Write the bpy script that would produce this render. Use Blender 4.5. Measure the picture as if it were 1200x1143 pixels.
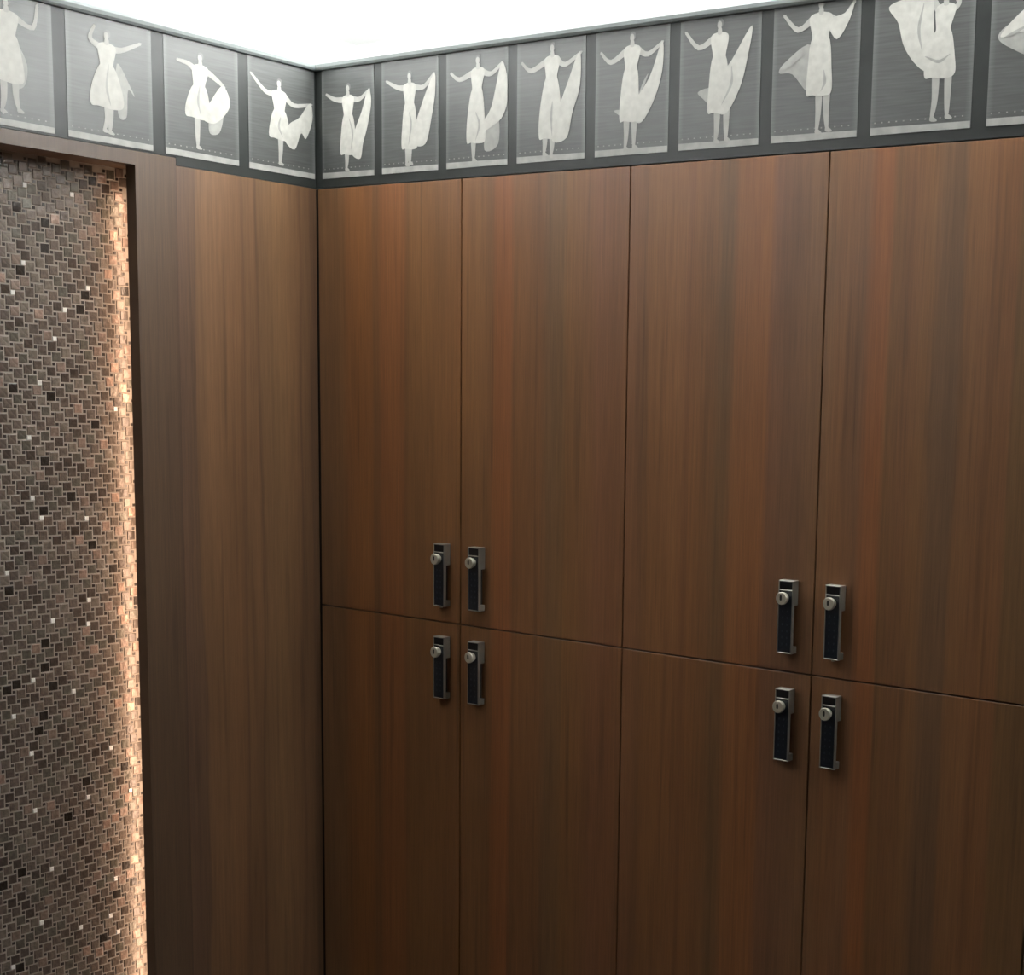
import bpy, bmesh, math, random
from mathutils import Vector, Matrix
random.seed(7)
PI = math.pi
S = bpy.context.scene
COL = S.collection
for o in list(bpy.data.objects):
    bpy.data.objects.remove(o)

# ------------------------------------------------------------------ camera, world, exposure
ZS = 1.05                                   # height of the joint between the two locker tiers
cd = bpy.data.cameras.new('camera')
cam = bpy.data.objects.new('camera', cd); COL.objects.link(cam)
cd.sensor_fit = 'HORIZONTAL'; cd.sensor_width = 36.0
cd.lens = 36.0 * 1759.886 / 1200.0
cd.shift_x = (600.0 - 871.12) / 1200.0      # the photograph is an off-centre crop
cd.shift_y = (709.25 - 571.5) / 1200.0
cd.clip_start = 0.05
r_ = Vector((0.8363, 0.5476, 0.0288)).normalized()
f_ = Vector((-0.5393, 0.8309, -0.1367)).normalized()
u_ = r_.cross(f_).normalized(); f_ = u_.cross(r_).normalized()
M = Matrix(((r_.x, u_.x, -f_.x, 2.4488), (r_.y, u_.y, -f_.y, -2.1392), (r_.z, u_.z, -f_.z, 0.4566 + ZS), (0, 0, 0, 1)))
cam.matrix_world = M
S.camera = cam

w = bpy.data.worlds.new('world'); S.world = w; w.use_nodes = True
w.node_tree.nodes['Background'].inputs[0].default_value = (0.9, 0.95, 1.0, 1)
w.node_tree.nodes['Background'].inputs[1].default_value = 0.05
S.view_settings.view_transform = 'Standard'; S.view_settings.look = 'None'
S.view_settings.gamma = 1.0; S.view_settings.use_curve_mapping = False
S.view_settings.exposure = 0.0
CEIL = 0.02                                  # faint glow added to the ceiling surface
COVE = 74.0                                  # watts of each cove light lying on the ledge above the frieze
STRIP_W = 1.75                                # watts of the warm strip hidden behind the opening's edge

ld = bpy.data.lights.new('strip_light', 'AREA'); ld.shape = 'RECTANGLE'
ld.size = 0.010; ld.size_y = 1.80; ld.energy = STRIP_W; ld.color = (1.0, 0.68, 0.47)
lo = bpy.data.objects.new('strip_light', ld); COL.objects.link(lo)
lo.location = (-0.038, -0.380, 0.945)
dz = Vector((-0.60, -1.0, 0)).normalized()   # throws along the mosaic
zz = -dz; yy = Vector((0, 0, 1)); xx = yy.cross(zz)
lo.matrix_world = Matrix(((xx.x, yy.x, zz.x, lo.location.x), (xx.y, yy.y, zz.y, lo.location.y), (xx.z, yy.z, zz.z, lo.location.z), (0, 0, 0, 1)))

XR0, YF0 = 3.5, -3.5
def cove(x, y, z, sx, sy, w):
    l = bpy.data.lights.new('cove_or_fill_light', 'AREA'); l.shape = 'RECTANGLE'; l.size = sx; l.size_y = sy; l.energy = w; l.color = (0.98, 1.0, 0.985)
    o = bpy.data.objects.new('cove_or_fill_light', l); COL.objects.link(o); o.location = (x, y, z); o.rotation_euler = (PI, 0, 0)
cove(1.6, 0.055, ZS + 1.115, 3.3, 0.06, COVE)
cove(2.25, 0.055, ZS + 1.115, 2.0, 0.06, COVE * 0.30)  # added lamp, brightens the right-hand stretch of frieze and doors
cove(-0.06, -1.6, ZS + 1.115, 0.06, 3.3, COVE * 0.44)

# ------------------------------------------------------------------ helpers
def lin(c):
    return tuple(((v / 255.0) / 12.92 if v / 255.0 <= 0.04045 else ((v / 255.0 + 0.055) / 1.055) ** 2.4) for v in c)
def mat(name, rgb, rough=0.5, metal=0.0, spec=0.5, noise=None, bump=None):
    m = bpy.data.materials.new(name); m.use_nodes = True
    nt = m.node_tree; b = nt.nodes['Principled BSDF']
    b.inputs['Base Color'].default_value = (*rgb, 1)
    b.inputs['Roughness'].default_value = rough; b.inputs['Metallic'].default_value = metal
    b.inputs['Specular IOR Level'].default_value = spec
    if noise or bump:
        tc = nt.nodes.new('ShaderNodeTexCoord')
        n = nt.nodes.new('ShaderNodeTexNoise'); n.inputs['Scale'].default_value = (noise or bump)[0]
        n.inputs['Detail'].default_value = 3
        nt.links.new(tc.outputs['Object'], n.inputs['Vector'])
        if noise:
            mr = nt.nodes.new('ShaderNodeMapRange')
            mr.inputs['From Min'].default_value = 0.3; mr.inputs['From Max'].default_value = 0.7
            mr.inputs['To Min'].default_value = 1 - noise[1]; mr.inputs['To Max'].default_value = 1 + noise[1]
            nt.links.new(n.outputs['Fac'], mr.inputs['Value'])
            hs = nt.nodes.new('ShaderNodeHueSaturation'); hs.inputs['Color'].default_value = (*rgb, 1)
            nt.links.new(mr.outputs['Result'], hs.inputs['Value'])
            nt.links.new(hs.outputs['Color'], b.inputs['Base Color'])
        if bump:
            bp = nt.nodes.new('ShaderNodeBump'); bp.inputs['Strength'].default_value = bump[1]
            bp.inputs['Distance'].default_value = 0.002
            nt.links.new(n.outputs['Fac'], bp.inputs['Height']); nt.links.new(bp.outputs['Normal'], b.inputs['Normal'])
    return m

class MB:
    """collects shapes for one mesh object"""
    def __init__(self):
        self.v = []; self.f = []; self.mi = []; self.uv = []
    def quad(self, pts, mi=0, uvs=None):
        n = len(self.v); self.v += [tuple(p) for p in pts]
        self.f.append(tuple(range(n, n + len(pts)))); self.mi.append(mi)
        self.uv.append(uvs or [(0, 0)] * len(pts))
    def box(self, x0, x1, y0, y1, z0, z1, mi=0):
        n = len(self.v)
        self.v += [(x0, y0, z0), (x1, y0, z0), (x1, y1, z0), (x0, y1, z0), (x0, y0, z1), (x1, y0, z1), (x1, y1, z1), (x0, y1, z1)]
        for q in ((0, 3, 2, 1), (4, 5, 6, 7), (0, 1, 5, 4), (1, 2, 6, 5), (2, 3, 7, 6), (3, 0, 4, 7)):
            self.f.append(tuple(n + k for k in q)); self.mi.append(mi); self.uv.append([(0, 0)] * 4)
    def build(self, name, mats, parent=None, loc=None, uvf=None, bevel=0.0, seg=2, smooth=False):
        me = bpy.data.meshes.new(name); me.from_pydata(self.v, [], self.f)
        for m in (mats if isinstance(mats, (list, tuple)) else [mats]): me.materials.append(m)
        me.polygons.foreach_set('material_index', self.mi)
        uvl = me.uv_layers.new(name='UVMap')
        k = 0
        for fi, f in enumerate(self.f):
            for j in range(len(f)):
                uvl.data[k].uv = uvf(self.v[f[j]]) if uvf else self.uv[fi][j]
                k += 1
        if bevel:
            bm = bmesh.new(); bm.from_mesh(me)
            bmesh.ops.bevel(bm, geom=list(bm.edges), offset=bevel, segments=seg, affect='EDGES', profile=0.6)
            bm.to_mesh(me); bm.free()
        if smooth:
            for p in me.polygons: p.use_smooth = True
        me.update()
        o = bpy.data.objects.new(name, me); COL.objects.link(o)
        if parent: o.parent = parent
        if loc: o.location = loc
        return o
def empty(name, loc, rz=0):
    o = bpy.data.objects.new(name, None); COL.objects.link(o); o.location = loc; o.rotation_euler = (0, 0, rz)
    o.empty_display_size = 0.05
    return o
def tag(o, label=None, cat=None, group=None, kind=None):
    if label: o['label'] = label
    if cat: o['category'] = cat
    if group: o['group'] = group
    if kind: o['kind'] = kind
    return o

# ------------------------------------------------------------------ veneer: matched leaves of differing tone across the doors
WK = 1.0
def ramp(nt, stops, lo_, hi_, src):
    mr = nt.nodes.new('ShaderNodeMapRange'); mr.inputs['From Min'].default_value = lo_; mr.inputs['From Max'].default_value = hi_
    nt.links.new(src, mr.inputs['Value'])
    cr = nt.nodes.new('ShaderNodeValToRGB'); e = cr.color_ramp
    while len(e.elements) < len(stops): e.elements.new(0.5)
    for k, (x, c) in enumerate(stops):
        e.elements[k].position = min(1, max(0, (x - lo_) / (hi_ - lo_))); m3 = (107, 74, 51); c = [m3[i] + 0.56 * (c[i] - m3[i]) for i in range(3)]; e.elements[k].color = (*lin(c), 1)
    nt.links.new(mr.outputs['Result'], cr.inputs['Fac'])
    return cr
def wood(name, ramps, gain=2.6, sat=1.0, figure=0.0, rough=0.45):
    m = bpy.data.materials.new(name); m.use_nodes = True
    nt = m.node_tree; N = nt.nodes; L = nt.links; b = N['Principled BSDF']
    uv = N.new('ShaderNodeUVMap'); uv.uv_map = 'UVMap'
    sp = N.new('ShaderNodeSeparateXYZ'); L.new(uv.outputs['UV'], sp.inputs['Vector'])
    # slow sideways wander of the leaves
    mp = N.new('ShaderNodeMapping'); mp.inputs['Scale'].default_value = (9, 1.3, 1); L.new(uv.outputs['UV'], mp.inputs['Vector'])
    wn = N.new('ShaderNodeTexNoise'); wn.inputs['Scale'].default_value = 1.0; wn.inputs['Detail'].default_value = 2; L.new(mp.outputs['Vector'], wn.inputs['Vector'])
    wm = N.new('ShaderNodeMath'); wm.operation = 'MULTIPLY_ADD'; wm.inputs[1].default_value = 0.014 + figure; wm.inputs[2].default_value = -(0.014 + figure) / 2
    L.new(wn.outputs['Fac'], wm.inputs[0])
    ad = N.new('ShaderNodeMath'); ad.operation = 'ADD'; L.new(sp.outputs['X'], ad.inputs[0]); L.new(wm.outputs[0], ad.inputs[1])
    cols = [ramp(nt, st, a, c, ad.outputs[0]) for (a, c, st) in ramps]
    if len(cols) == 2:
        gt = N.new('ShaderNodeMath'); gt.operation = 'GREATER_THAN'; gt.inputs[1].default_value = ramps[0][1]; L.new(ad.outputs[0], gt.inputs[0])
        mx = N.new('ShaderNodeMix'); mx.data_type = 'RGBA'; L.new(gt.outputs[0], mx.inputs['Factor']); L.new(cols[0].outputs['Color'], mx.inputs['A']); L.new(cols[1].outputs['Color'], mx.inputs['B'])
        base = mx.outputs['Result']
    else: base = cols[0].outputs['Color']
    # long soft tone variation and fine grain
    def nz(sx, sz, detail, lo_, hi_, a, c):
        q = N.new('ShaderNodeMapping'); q.inputs['Scale'].default_value = (sx, sz, 1); L.new(uv.outputs['UV'], q.inputs['Vector'])
        t = N.new('ShaderNodeTexNoise'); t.inputs['Scale'].default_value = 1.0; t.inputs['Detail'].default_value = detail; L.new(q.outputs['Vector'], t.inputs['Vector'])
        r = N.new('ShaderNodeMapRange'); r.inputs['From Min'].default_value = lo_; r.inputs['From Max'].default_value = hi_; r.inputs['To Min'].default_value = a; r.inputs['To Max'].default_value = c
        L.new(t.outputs['Fac'], r.inputs['Value']); return r.outputs['Result'], t
    v1, _ = nz(16, 1.6, 2, 0.3, 0.7, 0.90, 1.12)
    v2, t2 = nz(210, 3.0, 3, 0.3, 0.7, 0.86, 1.11)
    v3, _ = nz(700, 14, 3, 0.3, 0.7, 0.86, 1.12)
    v4, _ = nz(60, 1.6, 3, 0.58, 0.70, 1.0, 0.74)
    def mul(a, c):
        q = N.new('ShaderNodeMath'); q.operation = 'MULTIPLY'; L.new(a, q.inputs[0]); L.new(c, q.inputs[1]); return q.outputs[0]
    tone = mul(mul(mul(v1, v2), v3), v4)
    g = N.new('ShaderNodeMath'); g.operation = 'MULTIPLY'; g.inputs[1].default_value = gain; L.new(tone, g.inputs[0])
    hs = N.new('ShaderNodeHueSaturation'); hs.inputs['Saturation'].default_value = sat; L.new(base, hs.inputs['Color']); L.new(g.outputs[0], hs.inputs['Value'])
    L.new(hs.outputs['Color'], b.inputs['Base Color'])
    b.inputs['Roughness'].default_value = rough; b.inputs['Specular IOR Level'].default_value = 0.75
    bp = N.new('ShaderNodeBump'); bp.inputs['Strength'].default_value = 0.15; bp.inputs['Distance'].default_value = 0.0006
    L.new(t2.outputs['Fac'], bp.inputs['Height']); L.new(bp.outputs['Normal'], b.inputs['Normal'])
    return m
RA = [(0.000, (90, 72, 55)), (0.070, (90, 69, 51)), (0.088, (102, 71, 49)), (0.125, (114, 77, 51)), (0.158, (110, 75, 50)), (0.163, (88, 63, 45)), (0.178, (92, 64, 45)),
      (0.186, (110, 72, 50)), (0.245, (118, 78, 54)), (0.252, (86, 60, 42)), (0.262, (101, 74, 50)), (0.400, (104, 74, 50)), (0.440, (104, 76, 52)), (0.476, (100, 72, 50)),
      (0.486, (120, 77, 52)), (0.524, (127, 80, 56)), (0.534, (90, 64, 44)), (0.545, (104, 73, 50)), (0.600, (104, 74, 52)), (0.622, (90, 71, 52)), (0.655, (93, 72, 50)),
      (0.662, (106, 78, 52)), (0.715, (108, 77, 55)), (0.735, (112, 78, 60)), (0.770, (99, 68, 50)), (0.800, (104, 74, 55))]
RB = [(0.800, (104, 74, 56)), (0.818, (110, 78, 58)), (0.834, (92, 66, 48)), (0.850, (111, 79, 54)), (0.925, (114, 80, 56)), (0.934, (99, 68, 48)), (0.945, (118, 82, 56)),
      (0.985, (108, 78, 54)), (1.000, (88, 68, 48)), (1.020, (94, 71, 50)), (1.030, (122, 83, 57)), (1.092, (128, 85, 58)), (1.102, (97, 69, 54)), (1.150, (99, 74, 58)),
      (1.200, (106, 81, 60)), (1.235, (117, 84, 60)), (1.272, (104, 76, 57)), (1.288, (128, 82, 56)), (1.312, (133, 84, 57)), (1.322, (102, 75, 50)), (1.350, (111, 79, 56)),
      (1.385, (112, 82, 56)), (1.405, (92, 72, 54)), (1.440, (88, 70, 54)), (1.448, (113, 83, 58)), (1.488, (115, 82, 58)), (1.493, (94, 66, 46)), (1.502, (112, 79, 54)), (1.528, (110, 77, 54)), (1.536, (93, 73, 48)), (1.60, (94, 73, 50))]
RL = [(-0.440, (80, 66, 52)), (-0.422, (84, 70, 55)), (-0.410, (98, 82, 64)), (-0.338, (100, 82, 64)), (-0.331, (84, 66, 54)), (-0.293, (82, 64, 50)), (-0.288, (114, 86, 58)), (-0.240, (124, 92, 62)),
      (-0.200, (118, 86, 56)), (-0.187, (88, 64, 44)), (-0.182, (112, 84, 56)), (-0.155, (110, 82, 56)), (-0.150, (84, 62, 42)), (-0.142, (112, 86, 58)), (-0.100, (124, 96, 64)), (-0.055, (112, 84, 56)),
      (-0.048, (86, 62, 42)), (-0.040, (106, 80, 54)), (-0.024, (98, 74, 50)), (-0.016, (74, 54, 38)), (0.0, (70, 52, 36))]
M_door = wood('veneer_door', [(0.0, 0.8, RA), (0.8, 1.6, RB)], gain=1.50, sat=1.12)
M_side = wood('veneer_side', [(-0.44, 0.0, RL)], gain=1.13, sat=1.0, figure=0.035)
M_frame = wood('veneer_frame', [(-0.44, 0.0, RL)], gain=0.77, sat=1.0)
uv_xz = lambda p: (p[0], p[2]); uv_yz = lambda p: (p[1], p[2])

M_paint = mat('pale_plaster', (0.86, 0.86, 0.85), 0.8, noise=(3, 0.04))
M_far = mat('umber_plaster', (0.06, 0.05, 0.045), 0.8, noise=(3, 0.05))
M_floor = mat('stone_floor', (0.06, 0.055, 0.05), 0.45, noise=(6, 0.15))
M_dark = mat('dark_carcass', (0.010, 0.007, 0.005), 0.8, noise=(20, 0.1))
M_lip = mat('grey_lacquer', (0.30, 0.33, 0.325), 0.45, noise=(15, 0.04))
M_border = mat('slate_border', (0.026, 0.030, 0.028), 0.38, spec=0.5, noise=(25, 0.12))
M_silver = mat('satin_silver', (0.36, 0.35, 0.31), 0.36, 0.7, noise=(60, 0.08))
M_knob = mat('pale_nickel', (0.55, 0.52, 0.42), 0.34, 0.45, noise=(60, 0.06))
M_black = mat('black_gloss', (0.008, 0.008, 0.009), 0.30, noise=(40, 0.2))
M_pad = mat('black_keypad', (0.009, 0.012, 0.018), 0.36, noise=(40, 0.2))
M_key = mat('grey_key_print', (0.035, 0.045, 0.055), 0.5, noise=(200, 0.3))
M_slot = mat('slot_black', (0.02, 0.02, 0.014), 0.5, noise=(60, 0.1))

# ------------------------------------------------------------------ room shell
XR, YF, ZC = 3.3, -3.3, 2.33
def shell(name, bx, m, uvf=None):
    q = MB(); q.box(*bx); return tag(q.build(name, m, uvf=uvf), kind='structure')
shell('floor', (-0.45, XR0, YF0, 0.6, -0.05, 0.0), M_floor)
mc = bpy.data.materials.new('emissive_ceiling'); mc.use_nodes = True
nt = mc.node_tree; b = nt.nodes['Principled BSDF']; b.inputs['Base Color'].default_value = (0.8, 0.8, 0.8, 1)
b.inputs['Emission Color'].default_value = (0.97, 1.0, 0.98, 1); b.inputs['Emission Strength'].default_value = CEIL
shell('ceiling', (-0.45, XR0, YF0, 0.6, ZC, ZC + 0.05), mc)
shell('wall_back', (-0.45, XR0, 0.52, 0.6, 0.0, ZC), M_paint)
shell('wall_right', (XR0, XR0 + 0.08, YF0, 0.6, 0.0, ZC), M_paint)
shell('wall_right_panelling', (XR + .001, XR0 - .001, YF0 + .001, 0.6, 0.0, ZS + 1.10), M_far)
shell('wall_front', (-0.45, XR0, YF0 - 0.08, YF0, 0.0, ZC), M_paint)
shell('wall_front_panelling', (-0.449, XR, YF0 + .001, YF - .001, 0.0, ZS + 1.10), M_far)
shell('wall_left', (-0.53, -0.45, YF0, 0.6, 0.0, ZC), M_paint)
# left side: veneer cladding to the right of the opening, frame around the opening
O1 = -0.4165; O0 = -1.02; OT = ZS + 0.840          # opening edges (y) and top (z)
FZ = ZS + 0.851; PZ0 = ZS + 0.869; PZ1 = ZS + 1.0805; LZ = ZS + 1.100
q = MB(); q.box(-0.06, 0.0, -0.331, -0.0012, 0.0, FZ - 0.0005)
tag(q.build('wall_left_panel', M_side, uvf=uv_yz), kind='structure')
q = MB(); q.box(-0.06, 0.0042, 0.003, 0.0205, 0.0, FZ - .001)  # dark filler added to stop light leaking through the corner gap
tag(q.build('corner_light_stop', M_dark), kind='structure')
q = MB()
q.box(-0.027, 0.0, O1, -0.3312, 0.0, OT)           # thin upright beside the opening
q.box(-0.0715, 0.0, O0 - 0.09, -0.3312, OT, ZS + 0.8645)   # header
q.box(-0.027, 0.0, O0 - 0.09, O0, 0.0, OT)
tag(q.build('trim_1', M_frame, uvf=uv_yz), kind='structure')
q = MB(); q.box(-0.072, -0.027, -0.3755, -0.3312, 0.0, OT); q.box(-0.072, -0.027, O0 - 0.09, O0 - 0.02, 0, OT)
tag(q.build('trim_2', M_dark), kind='structure')
q = MB(); q.box(-0.06, 0.0, YF, O0 - 0.0902, 0.0, FZ)
tag(q.build('wall_left_panelling', M_side, uvf=lambda p: (-0.33 + (abs(p[1]) % 0.32), p[2])), kind='structure')
# wood infill to the right of the last locker
q = MB(); q.box(1.602, XR, 0.0, 0.02, 0.0, FZ)
tag(q.build('wall_back_panelling', M_door, uvf=lambda p: (p[0] - 1.6, p[2])), kind='structure')
q = MB(); q.box(0.006, XR, 0.012, 0.03, 0.0, 0.09)
tag(q.build('baseboard_back', M_dark), kind='structure')

# ------------------------------------------------------------------ mosaic wall in the opening
A, B, G = 0.0183, 0.0078, 0.0026
MX = -0.072
q = MB(); q.box(-0.14, MX, -1.10, -0.331, 0.0, OT)
M_grout = mat('pale_grout', (0.30, 0.262, 0.222), 0.75, noise=(90, 0.10))
mosaic = tag(q.build('wall_mosaic', M_grout), kind='structure')
def tilemat(name, c, rough, metal, sc=150.0, st=0.35, nz=0.26):
    m = mat(name, c, rough, metal, 0.6, noise=(sc, nz), bump=(sc * 0.8, st)); return m
TM = [tilemat('tile_brown_a', (0.102, 0.080, 0.063), 0.30, 0.25), tilemat('tile_brown_b', (0.135, 0.104, 0.082), 0.32, 0.25),
      tilemat('tile_umber', (0.070, 0.053, 0.042), 0.28, 0.25), tilemat('tile_taupe', (0.168, 0.138, 0.111), 0.34, 0.25),
      tilemat('tile_olive', (0.107, 0.096, 0.074), 0.30, 0.25), tilemat('tile_rose', (0.205, 0.148, 0.118), 0.34, 0.30),
      tilemat('tile_black', (0.037, 0.030, 0.025), 0.26, 0.25), tilemat('tile_copper', (0.295, 0.204, 0.158), 0.34, 0.4),
      tilemat('tile_grout_dark', (0.025, 0.016, 0.012), 0.34, 0.1), mat('tile_reflection_white', (0.95, 0.94, 0.90), 0.35, 0.0, noise=(80, 0.02))]  # last entry: plain white standing in for mirror tiles' reflections
WTS = [22, 24, 11, 20, 15, 5, 4, 1.3]
def tile_shape(mb, y, z, s, h, mi, tilt=(0, 0)):
    c = s * 0.045; e = s / 2; n = len(mb.v)
    for (dy, dz_) in ((-e, -e), (e, -e), (e, e), (-e, e)): mb.v.append((MX - 0.0005, y + dy, z + dz_))
    for (dy, dz_) in ((-e, -e), (e, -e), (e, e), (-e, e)): mb.v.append((MX + h * 0.55, y + dy, z + dz_))
    i = e - c
    for (dy, dz_) in ((-i, -i), (i, -i), (i, i), (-i, i)): mb.v.append((MX + h + tilt[0] * dy + tilt[1] * dz_, y + dy, z + dz_))
    fs = []
    for a in range(4):
        bq = (a + 1) % 4
        fs += [(n + a, n + bq, n + 4 + bq, n + 4 + a), (n + 4 + a, n + 4 + bq, n + 8 + bq, n + 8 + a)]
    fs.append((n + 8, n + 9, n + 10, n + 11))
    for f in fs: mb.f.append(f); mb.mi.append(mi); mb.uv.append([(0, 0)] * 4)
WH = [(-0.5816, 1.8366), (-0.497, 1.8357), (-0.5973, 1.7032), (-0.6134, 1.6539), (-0.4694, 1.6615), (-0.5113, 1.6193), (-0.5364, 1.5863), (-0.5702, 1.4876), (-0.426, 1.453), (-0.585, 1.3959),
      (-0.5929, 1.2892), (-0.5763, 1.2558), (-0.4927, 1.2555), (-0.635, 1.1651), (-0.5676, 1.0729), (-0.4914, 1.0898), (-0.4907, 1.0481), (-0.5994, 0.9738), (-0.5159, 0.9324), (-0.6494, 0.9073),
      (-0.4562, 0.8163), (-0.6067, 0.8245), (-0.4979, 0.7334), (-0.4057, 0.7176), (-0.6148, 0.7179), (-0.5814, 0.6098), (-0.4463, 0.5518), (-0.5976, 0.5193), (-0.471, 0.4784), (-0.5311, 0.4693), (-0.4544, 0.4463), (-0.6648, 0.4431)]
large, small = [], []
Y0, Y1, Z0, Z1 = O0 - 0.02, -0.3765, 0.004, OT - 0.001
for i in range(-90, 140):
    for j in range(-140, 90):
        y = -0.75 + i * A + j * B; z = 0.95 + i * B - j * A
        if y + A > Y0 and y < Y1 - 0.001 and z + A > Z0 and z < Z1: large.append((y + A / 2, z + A / 2))
        ys, zs = y + A + B / 2, z + B / 2
        if Y0 < ys < Y1 - B / 2 and Z0 + B / 2 < zs < Z1 - B / 2: small.append((ys, zs))
large = [(y, z) for (y, z) in large if y - A / 2 + G / 2 > Y0 and y + A / 2 - G / 2 < Y1 and z - A / 2 > Z0 and z + A / 2 - G / 2 < Z1 + 0.004]
whites = set()
for (a, c) in WH:
    k = min(range(len(small)), key=lambda n: (small[n][0] - a) ** 2 + (small[n][1] - c) ** 2)
    whites.add(k)
camp = Vector(cam.matrix_world.translation)
def seen(y, z):                                            # roughly what the photograph's frame shows
    return -0.735 < y < -0.405 and z > 0.36
pick = sorted([k for k, (y, z) in enumerate(large) if seen(y, z)], key=lambda k: (Vector((MX, *large[k])) - camp).length)[:300]
pick = set(pick)
protos = {}
stuffL, stuffS = MB(), MB()
rng = random.Random(3)
for k, (y, z) in enumerate(large):
    near = max(0.0, 1 - (Y1 - y) / 0.14)                # rose, copper and taupe tiles more frequent towards the opening's right edge
    mi = rng.choices(range(8), [w_ + near * e_ for w_, e_ in zip(WTS, (0, 0, 0, 8, 0, 26, 0, 14))])[0]
    ty, tz = rng.gauss(0, 0.018), rng.gauss(0, 0.018)
    zt = min(z, Z1 - (A - G) / 2)
    if k in pick:
        key = (mi, rng.randrange(3))
        if key not in protos:
            t = MB(); tile_shape(t, 0, 0, A - G, 0.0009, 0, (ty, tz))
            t.v = [(a - MX, c, d) for (a, c, d) in t.v]
            o = t.build('tile', TM[mi], mosaic); o.location = (MX, y, z); protos[key] = o
        else:
            o = protos[key].copy(); COL.objects.link(o); o.parent = mosaic; o.location = (MX, y, z)
    else:
        tile_shape(stuffL, y, zt, A - G, 0.0009, mi, (ty, tz))
for k, (y, z) in enumerate(small):
    if k in whites: tile_shape(stuffS, y, z, B - 0.0001, 0.0016, 9)
    else: tile_shape(stuffS, y, z, B - G, 0.0007, 8, (rng.gauss(0, .03), rng.gauss(0, .03)))
o = stuffL.build('tile_field', TM, mosaic); tag(o, 'brown and taupe glass mosaic squares', kind='stuff')
o = stuffS.build('small_tile_field', TM, mosaic); tag(o, 'tiny dark mosaic squares with a few bright white ones', kind='stuff')

# ------------------------------------------------------------------ lip along the top of both walls
def lip(name, left):
    q = MB()
    prof = [(-0.02, 0.0), (0.006, 0.0), (0.009, 0.004), (0.010, 0.010), (0.008, 0.016), (0.003, 0.0195), (-0.02, 0.0195)]
    z0 = PZ1 - 0.0
    n = len(prof)
    ends = (-1.6, 0.0) if left else (0.0, XR)
    for t in ends:
        for (d, zz_) in prof:
            # mitre at the corner
            if left: q.v.append((d, t if t < -1 else -d, z0 + zz_))
            else: q.v.append((t if t > 1 else d, -d, z0 + zz_))
    for k in range(n):
        k2 = (k + 1) % n; f = (k, k2, n + k2, n + k)
        if left: f = f[::-1]
        q.f.append(f); q.mi.append(0); q.uv.append([(0, 0)] * 4)
    q.f.append(tuple(range(n))); q.mi.append(0); q.uv.append([(0, 0)] * n)
    q.f.append(tuple(range(2 * n - 1, n - 1, -1))); q.mi.append(0); q.uv.append([(0, 0)] * n)
    return tag(q.build(name, M_lip), kind='structure')
lip('trim_3', True); lip('trim_4', False)
# ledge on top of the lockers and behind the left frieze
shell('trim_5', (-0.02, XR, 0.021, 0.519, PZ1, PZ1 + 0.012), M_paint)
shell('trim_6', (-0.449, -0.021, YF, -0.0, PZ1, PZ1 + 0.012), M_paint)

# ------------------------------------------------------------------ picture frieze
def photomat():
    m = bpy.data.materials.new('photo_ground'); m.use_nodes = True
    nt = m.node_tree; N = nt.nodes; L = nt.links; b = N['Principled BSDF']
    uv = N.new('ShaderNodeUVMap'); uv.uv_map = 'UVMap'; sp = N.new('ShaderNodeSeparateXYZ'); L.new(uv.outputs['UV'], sp.inputs['Vector'])
    mp = N.new('ShaderNodeMapping'); mp.inputs['Scale'].default_value = (2, 60, 1); L.new(uv.outputs['UV'], mp.inputs['Vector'])
    n = N.new('ShaderNodeTexNoise'); n.inputs['Scale'].default_value = 1; n.inputs['Detail'].default_value = 2; L.new(mp.outputs['Vector'], n.inputs['Vector'])
    # paler rim of the old print at its left and right edge
    e = N.new('ShaderNodeMath'); e.operation = 'SUBTRACT'; e.inputs[1].default_value = 0.5; L.new(sp.outputs['X'], e.inputs[0])
    ab = N.new('ShaderNodeMath'); ab.operation = 'ABSOLUTE'; L.new(e.outputs[0], ab.inputs[0])
    mr = N.new('ShaderNodeMapRange'); mr.inputs['From Min'].default_value = 0.44; mr.inputs['From Max'].default_value = 0.5; mr.inputs['To Min'].default_value = 0; mr.inputs['To Max'].default_value = 0.055
    L.new(ab.outputs[0], mr.inputs['Value'])
    mr2 = N.new('ShaderNodeMapRange'); mr2.inputs['From Min'].default_value = 0.3; mr2.inputs['From Max'].default_value = 0.7; mr2.inputs['To Min'].default_value = 0.065; mr2.inputs['To Max'].default_value = 0.100
    L.new(n.outputs['Fac'], mr2.inputs['Value'])
    s = N.new('ShaderNodeMath'); s.operation = 'ADD'; L.new(mr.outputs['Result'], s.inputs[0]); L.new(mr2.outputs['Result'], s.inputs[1])
    cc = N.new('ShaderNodeCombineColor')
    for ch, kk in ((0, 0.95), (1, 1.0), (2, 0.96)):
        q = N.new('ShaderNodeMath'); q.operation = 'MULTIPLY'; q.inputs[1].default_value = kk; L.new(s.outputs[0], q.inputs[0]); L.new(q.outputs[0], cc.inputs[ch])
    L.new(cc.outputs[0], b.inputs['Base Color']); b.inputs['Roughness'].default_value = 0.38; b.inputs['Specular IOR Level'].default_value = 0.8
    return m
M_photo = photomat()
M_cream = mat('print_cream', (0.54, 0.535, 0.49), 0.4, noise=(70, 0.10))
M_fold = mat('print_fold', (0.35, 0.35, 0.325), 0.4, noise=(70, 0.12))
M_skin = mat('print_skin', (0.42, 0.415, 0.385), 0.4, noise=(60, 0.08))
M_hair = mat('print_hair', (0.17, 0.17, 0.165), 0.35, noise=(60, 0.2))
M_pale = mat('print_floor', (0.40, 0.40, 0.375), 0.4, noise=(40, 0.18))
M_dot = mat('print_dot', (0.30, 0.30, 0.28), 0.35, noise=(40, 0.18))
PM = [M_cream, M_fold, M_skin, M_hair, M_pale, M_dot]
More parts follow.
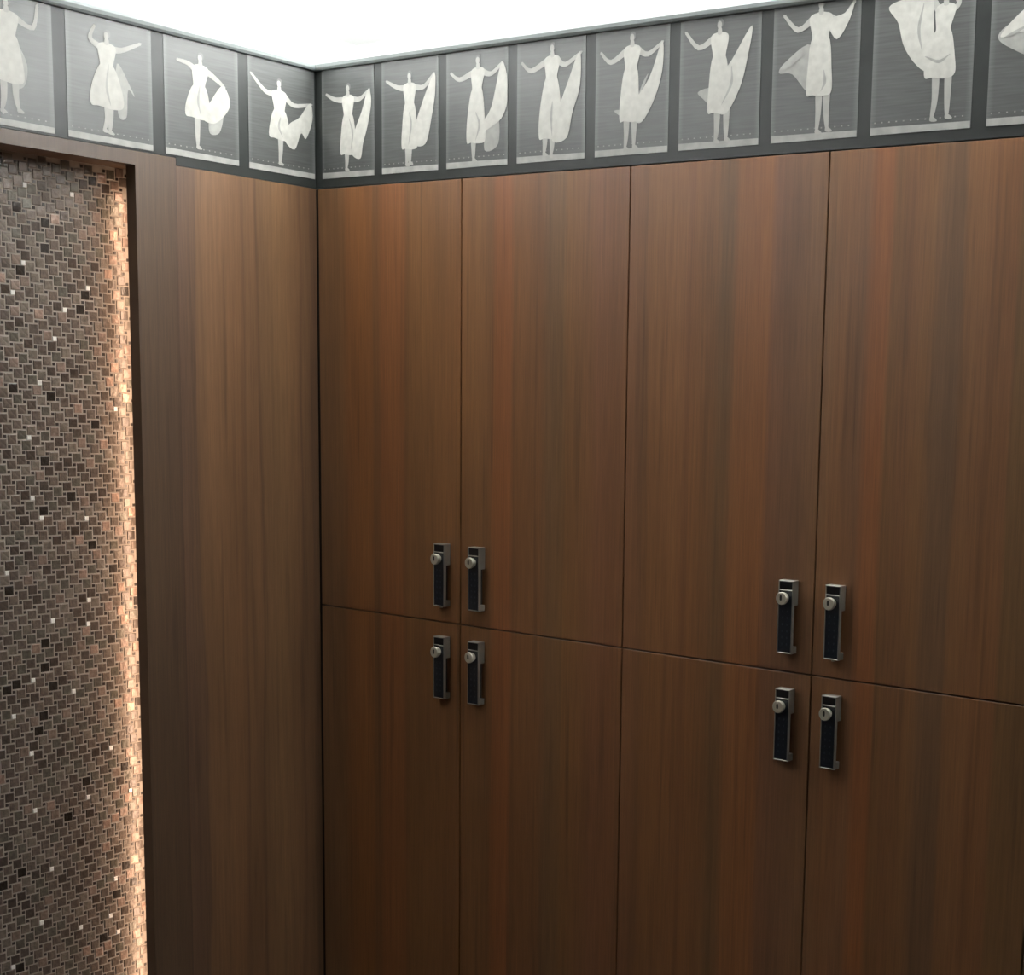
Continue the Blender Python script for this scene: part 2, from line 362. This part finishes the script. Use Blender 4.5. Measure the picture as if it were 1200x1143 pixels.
def smooth_poly(pts, k=5):
    out = []; n = len(pts)
    for i in range(n):
        p0, p1, p2, p3 = pts[i - 1], pts[i], pts[(i + 1) % n], pts[(i + 2) % n]
        for s in range(k):
            t = s / k
            out.append(tuple(0.5 * (2 * p1[a] + (p2[a] - p0[a]) * t + (2 * p0[a] - 5 * p1[a] + 4 * p2[a] - p3[a]) * t * t + (3 * p1[a] - p0[a] - 3 * p2[a] + p3[a]) * t ** 3) for a in (0, 1)))
    return out
def stroke(pts, ws):
    l, r = [], []
    for i, p in enumerate(pts):
        a = pts[max(0, i - 1)]; c = pts[min(len(pts) - 1, i + 1)]
        dx, dy = c[0] - a[0], c[1] - a[1]; d = math.hypot(dx, dy) or 1
        nx, ny = -dy / d, dx / d
        l.append((p[0] + nx * ws[i], p[1] + ny * ws[i])); r.append((p[0] - nx * ws[i], p[1] - ny * ws[i]))
    return l + r[::-1]
def ell(cx, cy, rx, ry, n=14): return [(cx + rx * math.cos(2 * PI * k / n), cy + ry * math.sin(2 * PI * k / n)) for k in range(n)]
def figure(P):
    """a plain draped dancer in units of print height; x from the print's left edge. returns [(polygon, tone)]"""
    out = []
    c, top, hem = P['c'], P.get('top', .80), P.get('hem', .30); lean = P.get('lean', 0)
    w = P.get('w', .085); hw = P.get('hw', .11)
    sh = (c + lean, top - .085)
    for dr in P.get('back', []): out.append((smooth_poly(dr), 1))
    for (kx, ky, fx, fy) in P['legs']:
        out.append((smooth_poly(stroke([(kx, hem + .05), (kx, ky), (fx, fy + .02)], [.026, .024, .012]), 4), 2))
        out.append((smooth_poly([(fx - .012, fy + .03), (fx + .012, fy + .03), (fx + .045, fy + .004), (fx + .03, fy - .006), (fx - .012, fy)], 3), 2))
    for arm in ('la', 'ra'):
        if arm in P:
            s0 = (sh[0] + (-w * .75 if arm == 'la' else w * .75), sh[1] - .01)
            e, h = P[arm]
            out.append((smooth_poly(stroke([s0, e, h], [.024, .020, .011]), 4), 2))
            out.append((ell(h[0], h[1], .014, .014, 8), 2))
    waist = (c + lean * .5, top - .26)
    out.append((smooth_poly([(sh[0] - w, sh[1]), (sh[0] - .02, sh[1] + .035), (sh[0] + .02, sh[1] + .035), (sh[0] + w, sh[1]), (waist[0] + w * .72, waist[1] + .04), (waist[0] + w * .7, waist[1] - .03), (waist[0] - w * .7, waist[1] - .03), (waist[0] - w * .72, waist[1] + .04)]), 0))
    out.append((smooth_poly([(waist[0] - w * .7, waist[1] + .03), (waist[0] + w * .7, waist[1] + .03), (c + hw * .95, (waist[1] + hem) / 2), (c + hw, hem + .03), (c + hw * .4, hem), (c - hw * .5, hem + .012), (c - hw, hem + .02), (c - hw * .95, (waist[1] + hem) / 2)]), 0))
    for dr in P.get('drape', []): out.append((smooth_poly(dr), 0))
    for fl in P.get('folds', []): out.append((smooth_poly(stroke(fl, [.004, .012, .003][:len(fl)])), 1))
    hx, hy = sh[0] + P.get('hd', (0, 0))[0], top + P.get('hd', (0, 0))[1]
    out.append((ell(hx + .004, hy + .018, .031, .036), 3))
    out.append((smooth_poly(stroke([(sh[0], sh[1] + .02), (hx, hy - .02)], [.018, .016])), 2))
    out.append((ell(hx - .003, hy + .004, .022, .030), 2))
    return out
# thirteen poses, general and unlike one another; units of print height (0.2115 m); the prints are about 0.7 to 0.85 units wide
POSES = {
 'L0': dict(c=.44, top=.93, hem=.33, hw=.13, w=.10, la=((.24, .86), (.16, .98)), ra=((.66, .79), (.70, .96)), legs=[(.40, .22, .38, .10), (.50, .24, .52, .12)], back=[[(.52, .62), (.60, .5), (.58, .34), (.5, .32)]]),
 'L1': dict(c=.36, top=.86, hem=.28, hw=.15, w=.085, lean=.01, la=((.22, .82), (.26, .92)), ra=((.52, .78), (.68, .86)), legs=[(.36, .20, .33, .09), (.39, .2, .38, .08)], back=[[(.46, .66), (.58, .5), (.62, .42), (.56, .46), (.54, .24), (.46, .26)]], folds=[[(.38, .62), (.36, .45), (.39, .32)]]),
 'L2': dict(c=.34, top=.86, hem=.34, hw=.13, w=.085, lean=.03, la=((.24, .80), (.14, .81)), ra=((.56, .70), (.62, .66)), legs=[(.33, .22, .33, .09)], drape=[[(.60, .67), (.68, .54), (.62, .42), (.50, .33), (.38, .36), (.46, .50)]], back=[[(.60, .42), (.56, .26), (.46, .24), (.46, .36)]], folds=[[(.36, .62), (.34, .5), (.36, .4)]]),
 'L3': dict(c=.35, top=.80, hem=.30, hw=.12, w=.085, la=((.18, .72), (.04, .84)), ra=((.52, .64), (.72, .68)), legs=[(.36, .2, .35, .08)], drape=[[(.71, .69), (.74, .55), (.66, .36), (.60, .40), (.52, .24), (.40, .32), (.46, .46), (.58, .54)]], folds=[[(.36, .5), (.34, .42), (.38, .34)]]),
 'R0': dict(c=.36, top=.80, hem=.20, hw=.105, w=.08, la=((.18, .72), (.07, .77)), ra=((.52, .70), (.64, .77)), legs=[(.34, .15, .33, .06)], drape=[[(.63, .78), (.67, .66), (.62, .45), (.56, .30), (.52, .16), (.40, .22), (.44, .40), (.54, .58)]], folds=[[(.38, .52), (.42, .4), (.40, .26)]]),
 'R1': dict(c=.36, top=.84, hem=.20, hw=.10, w=.08, la=((.2, .76), (.07, .82)), ra=((.54, .74), (.66, .84)), legs=[(.33, .15, .32, .06), (.36, .15, .36, .07)], drape=[[(.66, .84), (.68, .68), (.64, .48), (.56, .24), (.40, .26), (.46, .48)]], folds=[[(.36, .52), (.38, .42), (.35, .26)]]),
 'R2': dict(c=.36, top=.90, hem=.20, hw=.11, w=.08, lean=.02, la=((.16, .76), (.06, .82)), ra=((.54, .78), (.66, .86)), legs=[(.33, .15, .33, .05)], drape=[[(.66, .87), (.74, .62), (.68, .42), (.56, .34), (.44, .30), (.42, .36), (.54, .50)]], back=[[(.5, .4), (.62, .42), (.62, .18), (.46, .14)]], folds=[[(.36, .46), (.40, .36), (.36, .24)]]),
 'R3': dict(c=.38, top=.92, hem=.18, hw=.125, w=.085, lean=.015, la=((.16, .76), (.06, .83)), ra=((.54, .78), (.70, .86)), legs=[(.32, .14, .31, .05), (.40, .12, .39, .03)], drape=[[(.69, .87), (.70, .60), (.62, .38), (.56, .18), (.40, .17), (.46, .40), (.56, .62)]], folds=[[(.40, .48), (.39, .36), (.40, .22)]]),
 'R4': dict(c=.36, top=.92, hem=.26, hw=.10, w=.085, lean=.02, la=((.16, .75), (.06, .83)), ra=((.54, .78), (.68, .86)), legs=[(.33, .16, .32, .04), (.41, .18, .41, .05)], drape=[[(.68, .87), (.69, .66), (.62, .44), (.50, .26), (.42, .27), (.40, .40), (.56, .60)]], back=[[(.28, .36), (.20, .36), (.30, .30)]], folds=[[(.54, .62), (.50, .55), (.46, .48)]]),
 'R5': dict(c=.38, top=.93, hem=.26, hw=.10, w=.085, lean=0, la=((.18, .78), (.06, .90)), legs=[(.37, .15, .36, .04), (.46, .15, .46, .05)], drape=[[(.68, .90), (.64, .64), (.58, .44), (.46, .26), (.36, .30), (.36, .50), (.50, .66)]], back=[[(.3, .46), (.18, .44), (.24, .38), (.3, .34)]], folds=[[(.50, .6), (.50, .48), (.42, .34)]]),
 'R6': dict(c=.42, top=.98, hem=.32, hw=.11, w=.10, la=((.22, .82), (.10, .93)), ra=((.60, .86), (.70, .97)), legs=[(.42, .2, .41, .05), (.49, .2, .50, .06)], drape=[[(.48, .86), (.62, .90), (.70, .97), (.66, .84), (.56, .72)]], back=[[(.34, .70), (.12, .60), (.06, .52), (.18, .50), (.34, .36)]], folds=[[(.28, .64), (.16, .57), (.10, .54)], [(.46, .5), (.47, .42), (.44, .36)]]),
 'R7': dict(c=.55, top=.93, hem=.36, hw=.12, w=.08, lean=.03, la=((.46, .96), (.50, 1.0)), ra=((.68, .88), (.60, .99)), legs=[(.52, .22, .50, .07), (.62, .22, .62, .08)], drape=[[(.46, .98), (.28, .95), (.12, .90), (.20, .78), (.26, .60), (.40, .44), (.58, .38), (.50, .58)]], folds=[[(.40, .88), (.37, .72), (.40, .58)], [(.44, .52), (.54, .48), (.62, .52)]]),
 'R8': dict(c=.40, top=.90, hem=.30, hw=.11, w=.09, ra=((.58, .82), (.66, .92)), legs=[(.38, .2, .37, .05), (.46, .2, .46, .06)], back=[[(.34, .70), (.14, .68), (.06, .60), (.16, .52), (.34, .46)]], drape=[[(.30, .78), (.16, .70), (.08, .60), (.24, .62), (.34, .56)]], folds=[[(.28, .66), (.18, .62), (.12, .60)]])}
HP = PZ1 - PZ0
TILT = {}
def photo(parent, u0, u1, place, key, label):
    """place(u, h, d): u metres along the wall, h metres up the print, d metres proud"""
    W_ = u1 - u0
    q = MB(); d0, d1 = 0.0, 0.0008
    c = [(u0, 0), (u1, 0), (u1, HP), (u0, HP)]
    uvs = [(0, 0), (1, 0), (1, 1), (0, 1)]
    q.quad([place(a, b_, d1) for a, b_ in c], 0, uvs)
    for k in range(4):
        a, b_ = c[k], c[(k + 1) % 4]
        q.quad([place(*a, d0 - .002), place(*b_, d0 - .002), place(*b_, d1), place(*a, d1)], 0, [uvs[k], uvs[(k + 1) % 4]] * 2)
    ph = q.build('photograph', M_photo, parent); ph['label'] = label
    # pale ground strip with a row of specks
    g = MB(); gh = 0.050 * HP
    g.quad([place(u0 + .0006, .0004, .0011), place(u1 - .0006, .0004, .0011), place(u1 - .0006, gh, .0011), place(u0 + .0006, gh * 1.1, .0011)], 4)
    k = u0 + 0.008
    while k < u1 - 0.006:
        g.quad([place(k + dx, HP * .088 + dy, .0011) for dx, dy in ((-.0014, -.0009), (.0014, -.0009), (.0012, .001), (-.0012, .001))], 5); k += 0.0125
    g.build('stage_floor_print', PM, ph)
    m = MB()
    for n, (poly, tone) in enumerate(figure(POSES[key])):
        pts = [(min(max(a * HP, .001), W_ - .001), min(max(b_, .02), .995) * HP) for a, b_ in poly]
        cx = sum(p[0] for p in pts) / len(pts)
        m.quad([place(u0 + a, b_, .0013 + n * .00004) for a, b_ in pts], tone)
    o = m.build('dancer_print', PM, ph)
    # split concave outlines into clean triangles
    bm = bmesh.new(); bm.from_mesh(o.data); bmesh.ops.triangulate(bm, faces=list(bm.faces), ngon_method='EAR_CLIP'); bm.to_mesh(o.data); bm.free()
DS = ['pale draped dancer print, arms spread and hips turned', 'pale draped dancer print, one hand behind the head and one arm reaching right', 'pale draped dancer print, hand on shoulder with cloth swung right',
      'pale draped dancer print, standing on one leg with cloth lifted right', 'pale draped dancer print in the corner, arms out and cloth hanging', 'pale draped dancer print, narrow gown and cloth held high', 'pale draped dancer print, long shawl trailing',
      'pale draped dancer print, wide full gown', 'pale draped dancer print, cloth swept across the body', 'pale draped dancer print, broad fan of cloth on the right', 'pale draped dancer print, back view with veil swirling left', 'pale draped dancer print wrapped in cloth flung up left', 'pale dancer print cut off by the picture edge']
fl = empty('picture_frieze', (0, -0.55, FZ))
tag(fl, 'dark frieze of old dancer photographs running above the mosaic opening on the left wall', 'frieze', 'photo friezes')
fr = empty('picture_frieze', (0.85, 0, FZ))
tag(fr, 'dark frieze of old dancer photographs running above the locker doors', 'frieze', 'photo friezes')
base = PZ0 - FZ
q = MB()
q.box(-0.019, 0.0, -1.05, 0.5495, 0.0145, PZ1 - FZ - .0003); q.box(-0.019, 0.0, 0.2195, 0.5495, 0.0, 0.0145)
fb_ = q.build('backing_board', M_border, fl)
q = MB(); q.box(-0.85 - .019, XR - 0.85, 0.0, 0.019, 0.001, PZ1 - FZ - .0003)
q.build('backing_board', M_border, fr)
pl = lambda u, h, d: (d, u + 0.55, base + h)
pr = lambda u, h, d: (u - 0.85, -d, base + h)
LP = [(-0.745, -0.5711), (-0.5463, -0.3785), (-0.353, -0.190), (-0.1666, -0.0045)]
RP = [(0.0188, 0.1674), (0.1888, 0.3405), (0.3612, 0.5154), (0.5375, 0.6976), (0.7201, 0.8796), (0.9018, 1.0639), (1.0873, 1.2479), (1.2718, 1.4431), (1.4688, 1.640)]
for k, (a, c) in enumerate(LP): photo(fl, a, c, pl, 'L%d' % k, DS[k])
for k, (a, c) in enumerate(RP): photo(fr, a, c, pr, 'R%d' % k, DS[4 + k])

# ------------------------------------------------------------------ lockers with keypad locks
GAP = 0.0014
LW, LH, LD = 0.029, 0.1235, 0.018
def lock_meshes():
    """origin: lower left corner of the face plate on the door's surface; y negative is towards the room"""
    d = {}
    q = MB()
    f0, f1 = -LD, -LD + 0.0065                      # face plate
    e = 0.0022
    q.box(0, e, f0, f1, 0, LH); q.box(LW - e, LW, f0, f1, 0, LH); q.box(e, LW - e, f0, f1, 0, e); q.box(e, LW - e, f0, f1, LH - e, LH)
    q.box(e, LW - e, f0, f1, LH - 0.0175, LH - 0.0155)     # bar under the window
    q.box(e, LW - e, f0 + .0022, f1, e, LH - e)
    q.box(0.0003, LW - 0.0003, f1, 0, LH - 0.042, LH)       # head that meets the door
    q.box(0.0003, LW - 0.0003, f1, 0, 0, 0.012)             # foot that meets the door
    d['body'] = q
    q = MB(); q.box(e, LW - e, f0 + .0006, f0 + .0022, LH - 0.0155, LH - e); d['display_window'] = q
    q = MB(); q.box(e, LW - e, f0 + .0006, f0 + .0022, e, LH - 0.0175); d['keypad'] = q
    q = MB()                                        # dark block added for the shade in the gap behind the grip
    q.box(0.007, LW - 0.0075, f1, -0.0003, 0.012, LH - 0.042); d['grip_shade_block'] = q
    q = MB()
    for r in range(6):
        for c in range(2):
            x = e + 0.0075 + c * 0.0095; z = 0.016 + r * 0.0112
            q.quad([(x + .0016 * math.cos(2 * PI * k / 8), f0 + .0004, z + .0022 * math.sin(2 * PI * k / 8)) for k in range(8)], 0)
    d['key_marks'] = q
    q = MB(); n = 20; R_ = 0.0108; cx, cz = 0.0125, LH - 0.0295
    prof = [(R_ * .80, f0 + .0006), (R_ * .80, f0 - .0045), (R_, f0 - .0060), (R_, f0 - .0095), (R_ * .88, f0 - .0108)]
    for rr, y in prof:
        for k in range(n): q.v.append((cx + rr * math.cos(2 * PI * k / n), y, cz + rr * math.sin(2 * PI * k / n)))
    for s in range(len(prof) - 1):
        for k in range(n):
            k2 = (k + 1) % n; q.f.append((s * n + k, s * n + k2, (s + 1) * n + k2, (s + 1) * n + k)); q.mi.append(0); q.uv.append([(0, 0)] * 4)
    q.f.append(tuple((len(prof) - 1) * n + k for k in range(n))); q.mi.append(0); q.uv.append([(0, 0)] * n)
    d['knob'] = q
    q = MB(); yy_ = f0 - .01095
    pts = [(cx - .0005 + .0022 * math.cos(t), cz + .0012 + (.0032 if math.sin(t) > 0 else -.0032) * 1.0 * abs(math.sin(t)) ** .8 + (.0014 if math.sin(t) > 0 else -.0014)) for t in [2 * PI * k / 14 for k in range(14)]]
    q.quad([(x, yy_, z) for x, z in pts], 0)
    q2 = len(pts); d['key_slot'] = q
    q = MB(); q.box(0.0125, 0.0165, -0.012, -0.008, -0.0032, 0.0); d['release_pin'] = q
    return d
LM = {'body': M_silver, 'display_window': M_black, 'keypad': M_pad, 'grip_shade_block': M_dark, 'key_marks': M_key, 'knob': M_knob, 'key_slot': M_slot, 'release_pin': M_knob}
lockdef = lock_meshes(); lockdata = {}
def add_lock(parent, lx, lz, label, pin):
    def get(part, par, loc=None):
        if part not in lockdata:
            o = lockdef[part].build('keypad_lock' if part == 'body' else part, LM[part], par, bevel=0.0006 if part == 'body' else 0.0, seg=1)
            if part == 'knob':
                for p in o.data.polygons: p.use_smooth = len(p.vertices) == 4
            lockdata[part] = o.data
        else:
            o = bpy.data.objects.new('keypad_lock' if part == 'body' else part, lockdata[part]); COL.objects.link(o); o.parent = par
        if loc: o.location = loc
        return o
    bdy = get('body', parent, (lx, 0, lz)); bdy['label'] = label
    for part in ('display_window', 'keypad', 'grip_shade_block', 'key_marks', 'knob', 'key_slot'): get(part, bdy)
    if pin: get('release_pin', bdy)
lockx = [0.3445, 0.4360, 1.1405, 1.2310]
names = {(0, 1): 'upper wooden locker in the corner, keypad lock at its lower right', (1, 1): 'upper wooden locker second from the corner, keypad lock at its lower left',
         (2, 1): 'upper wooden locker third from the corner, keypad lock at its lower right', (3, 1): 'upper wooden locker at the right edge, keypad lock at its lower left',
         (0, 0): 'lower wooden locker in the corner, keypad lock at its upper right', (1, 0): 'lower wooden locker second from the corner, keypad lock at its upper left',
         (2, 0): 'lower wooden locker third from the corner, keypad lock at its upper right', (3, 0): 'lower wooden locker at the right edge, keypad lock at its upper left'}
for (cI, tier), label in names.items():
    x0 = cI * 0.4 + (0.0045 if cI == 0 else GAP); x1 = (cI + 1) * 0.4 - GAP
    z0, z1 = ((0.092, ZS - GAP) if tier == 0 else (ZS + GAP, FZ - 0.0012))
    ox, oz = (x0 + x1) / 2, z0
    t = empty('locker', (ox, 0, oz)); tag(t, label, 'locker', 'wood veneer lockers')
    q = MB(); q.box(x0 - ox, x1 - ox, 0.0, 0.02, 0, z1 - z0)
    q.build('door', M_door, t, uvf=lambda p, a=ox, c=oz: (p[0] + a, p[2] + c), bevel=0.0005, seg=1)
    q = MB()
    bx0, bx1 = cI * .4 - ox + .0003 + (.0007 if cI == 0 else 0), (cI + 1) * .4 - ox - .0003
    h = z1 - z0
    for (a, b_, c, d_, e_, f2) in ((bx0, bx0 + .016, .0215, .50, 0, h), (bx1 - .016, bx1, .0215, .50, 0, h), (bx0 + .016, bx1 - .016, .0215, .50, 0, .016), (bx0 + .016, bx1 - .016, .0215, .50, h - .016, h), (bx0 + .016, bx1 - .016, .49, .50, .016, h - .016)):
        q.box(a, b_, c, d_, e_, f2)
    q.build('cabinet_box', M_dark, t)
    lz = (ZS + 0.0335 if tier else ZS - 0.1505) - oz
    add_lock(t, lockx[cI] - ox, lz, 'silver keypad lock with black face and round key knob', (cI, tier) in ((0, 1), (3, 1)))
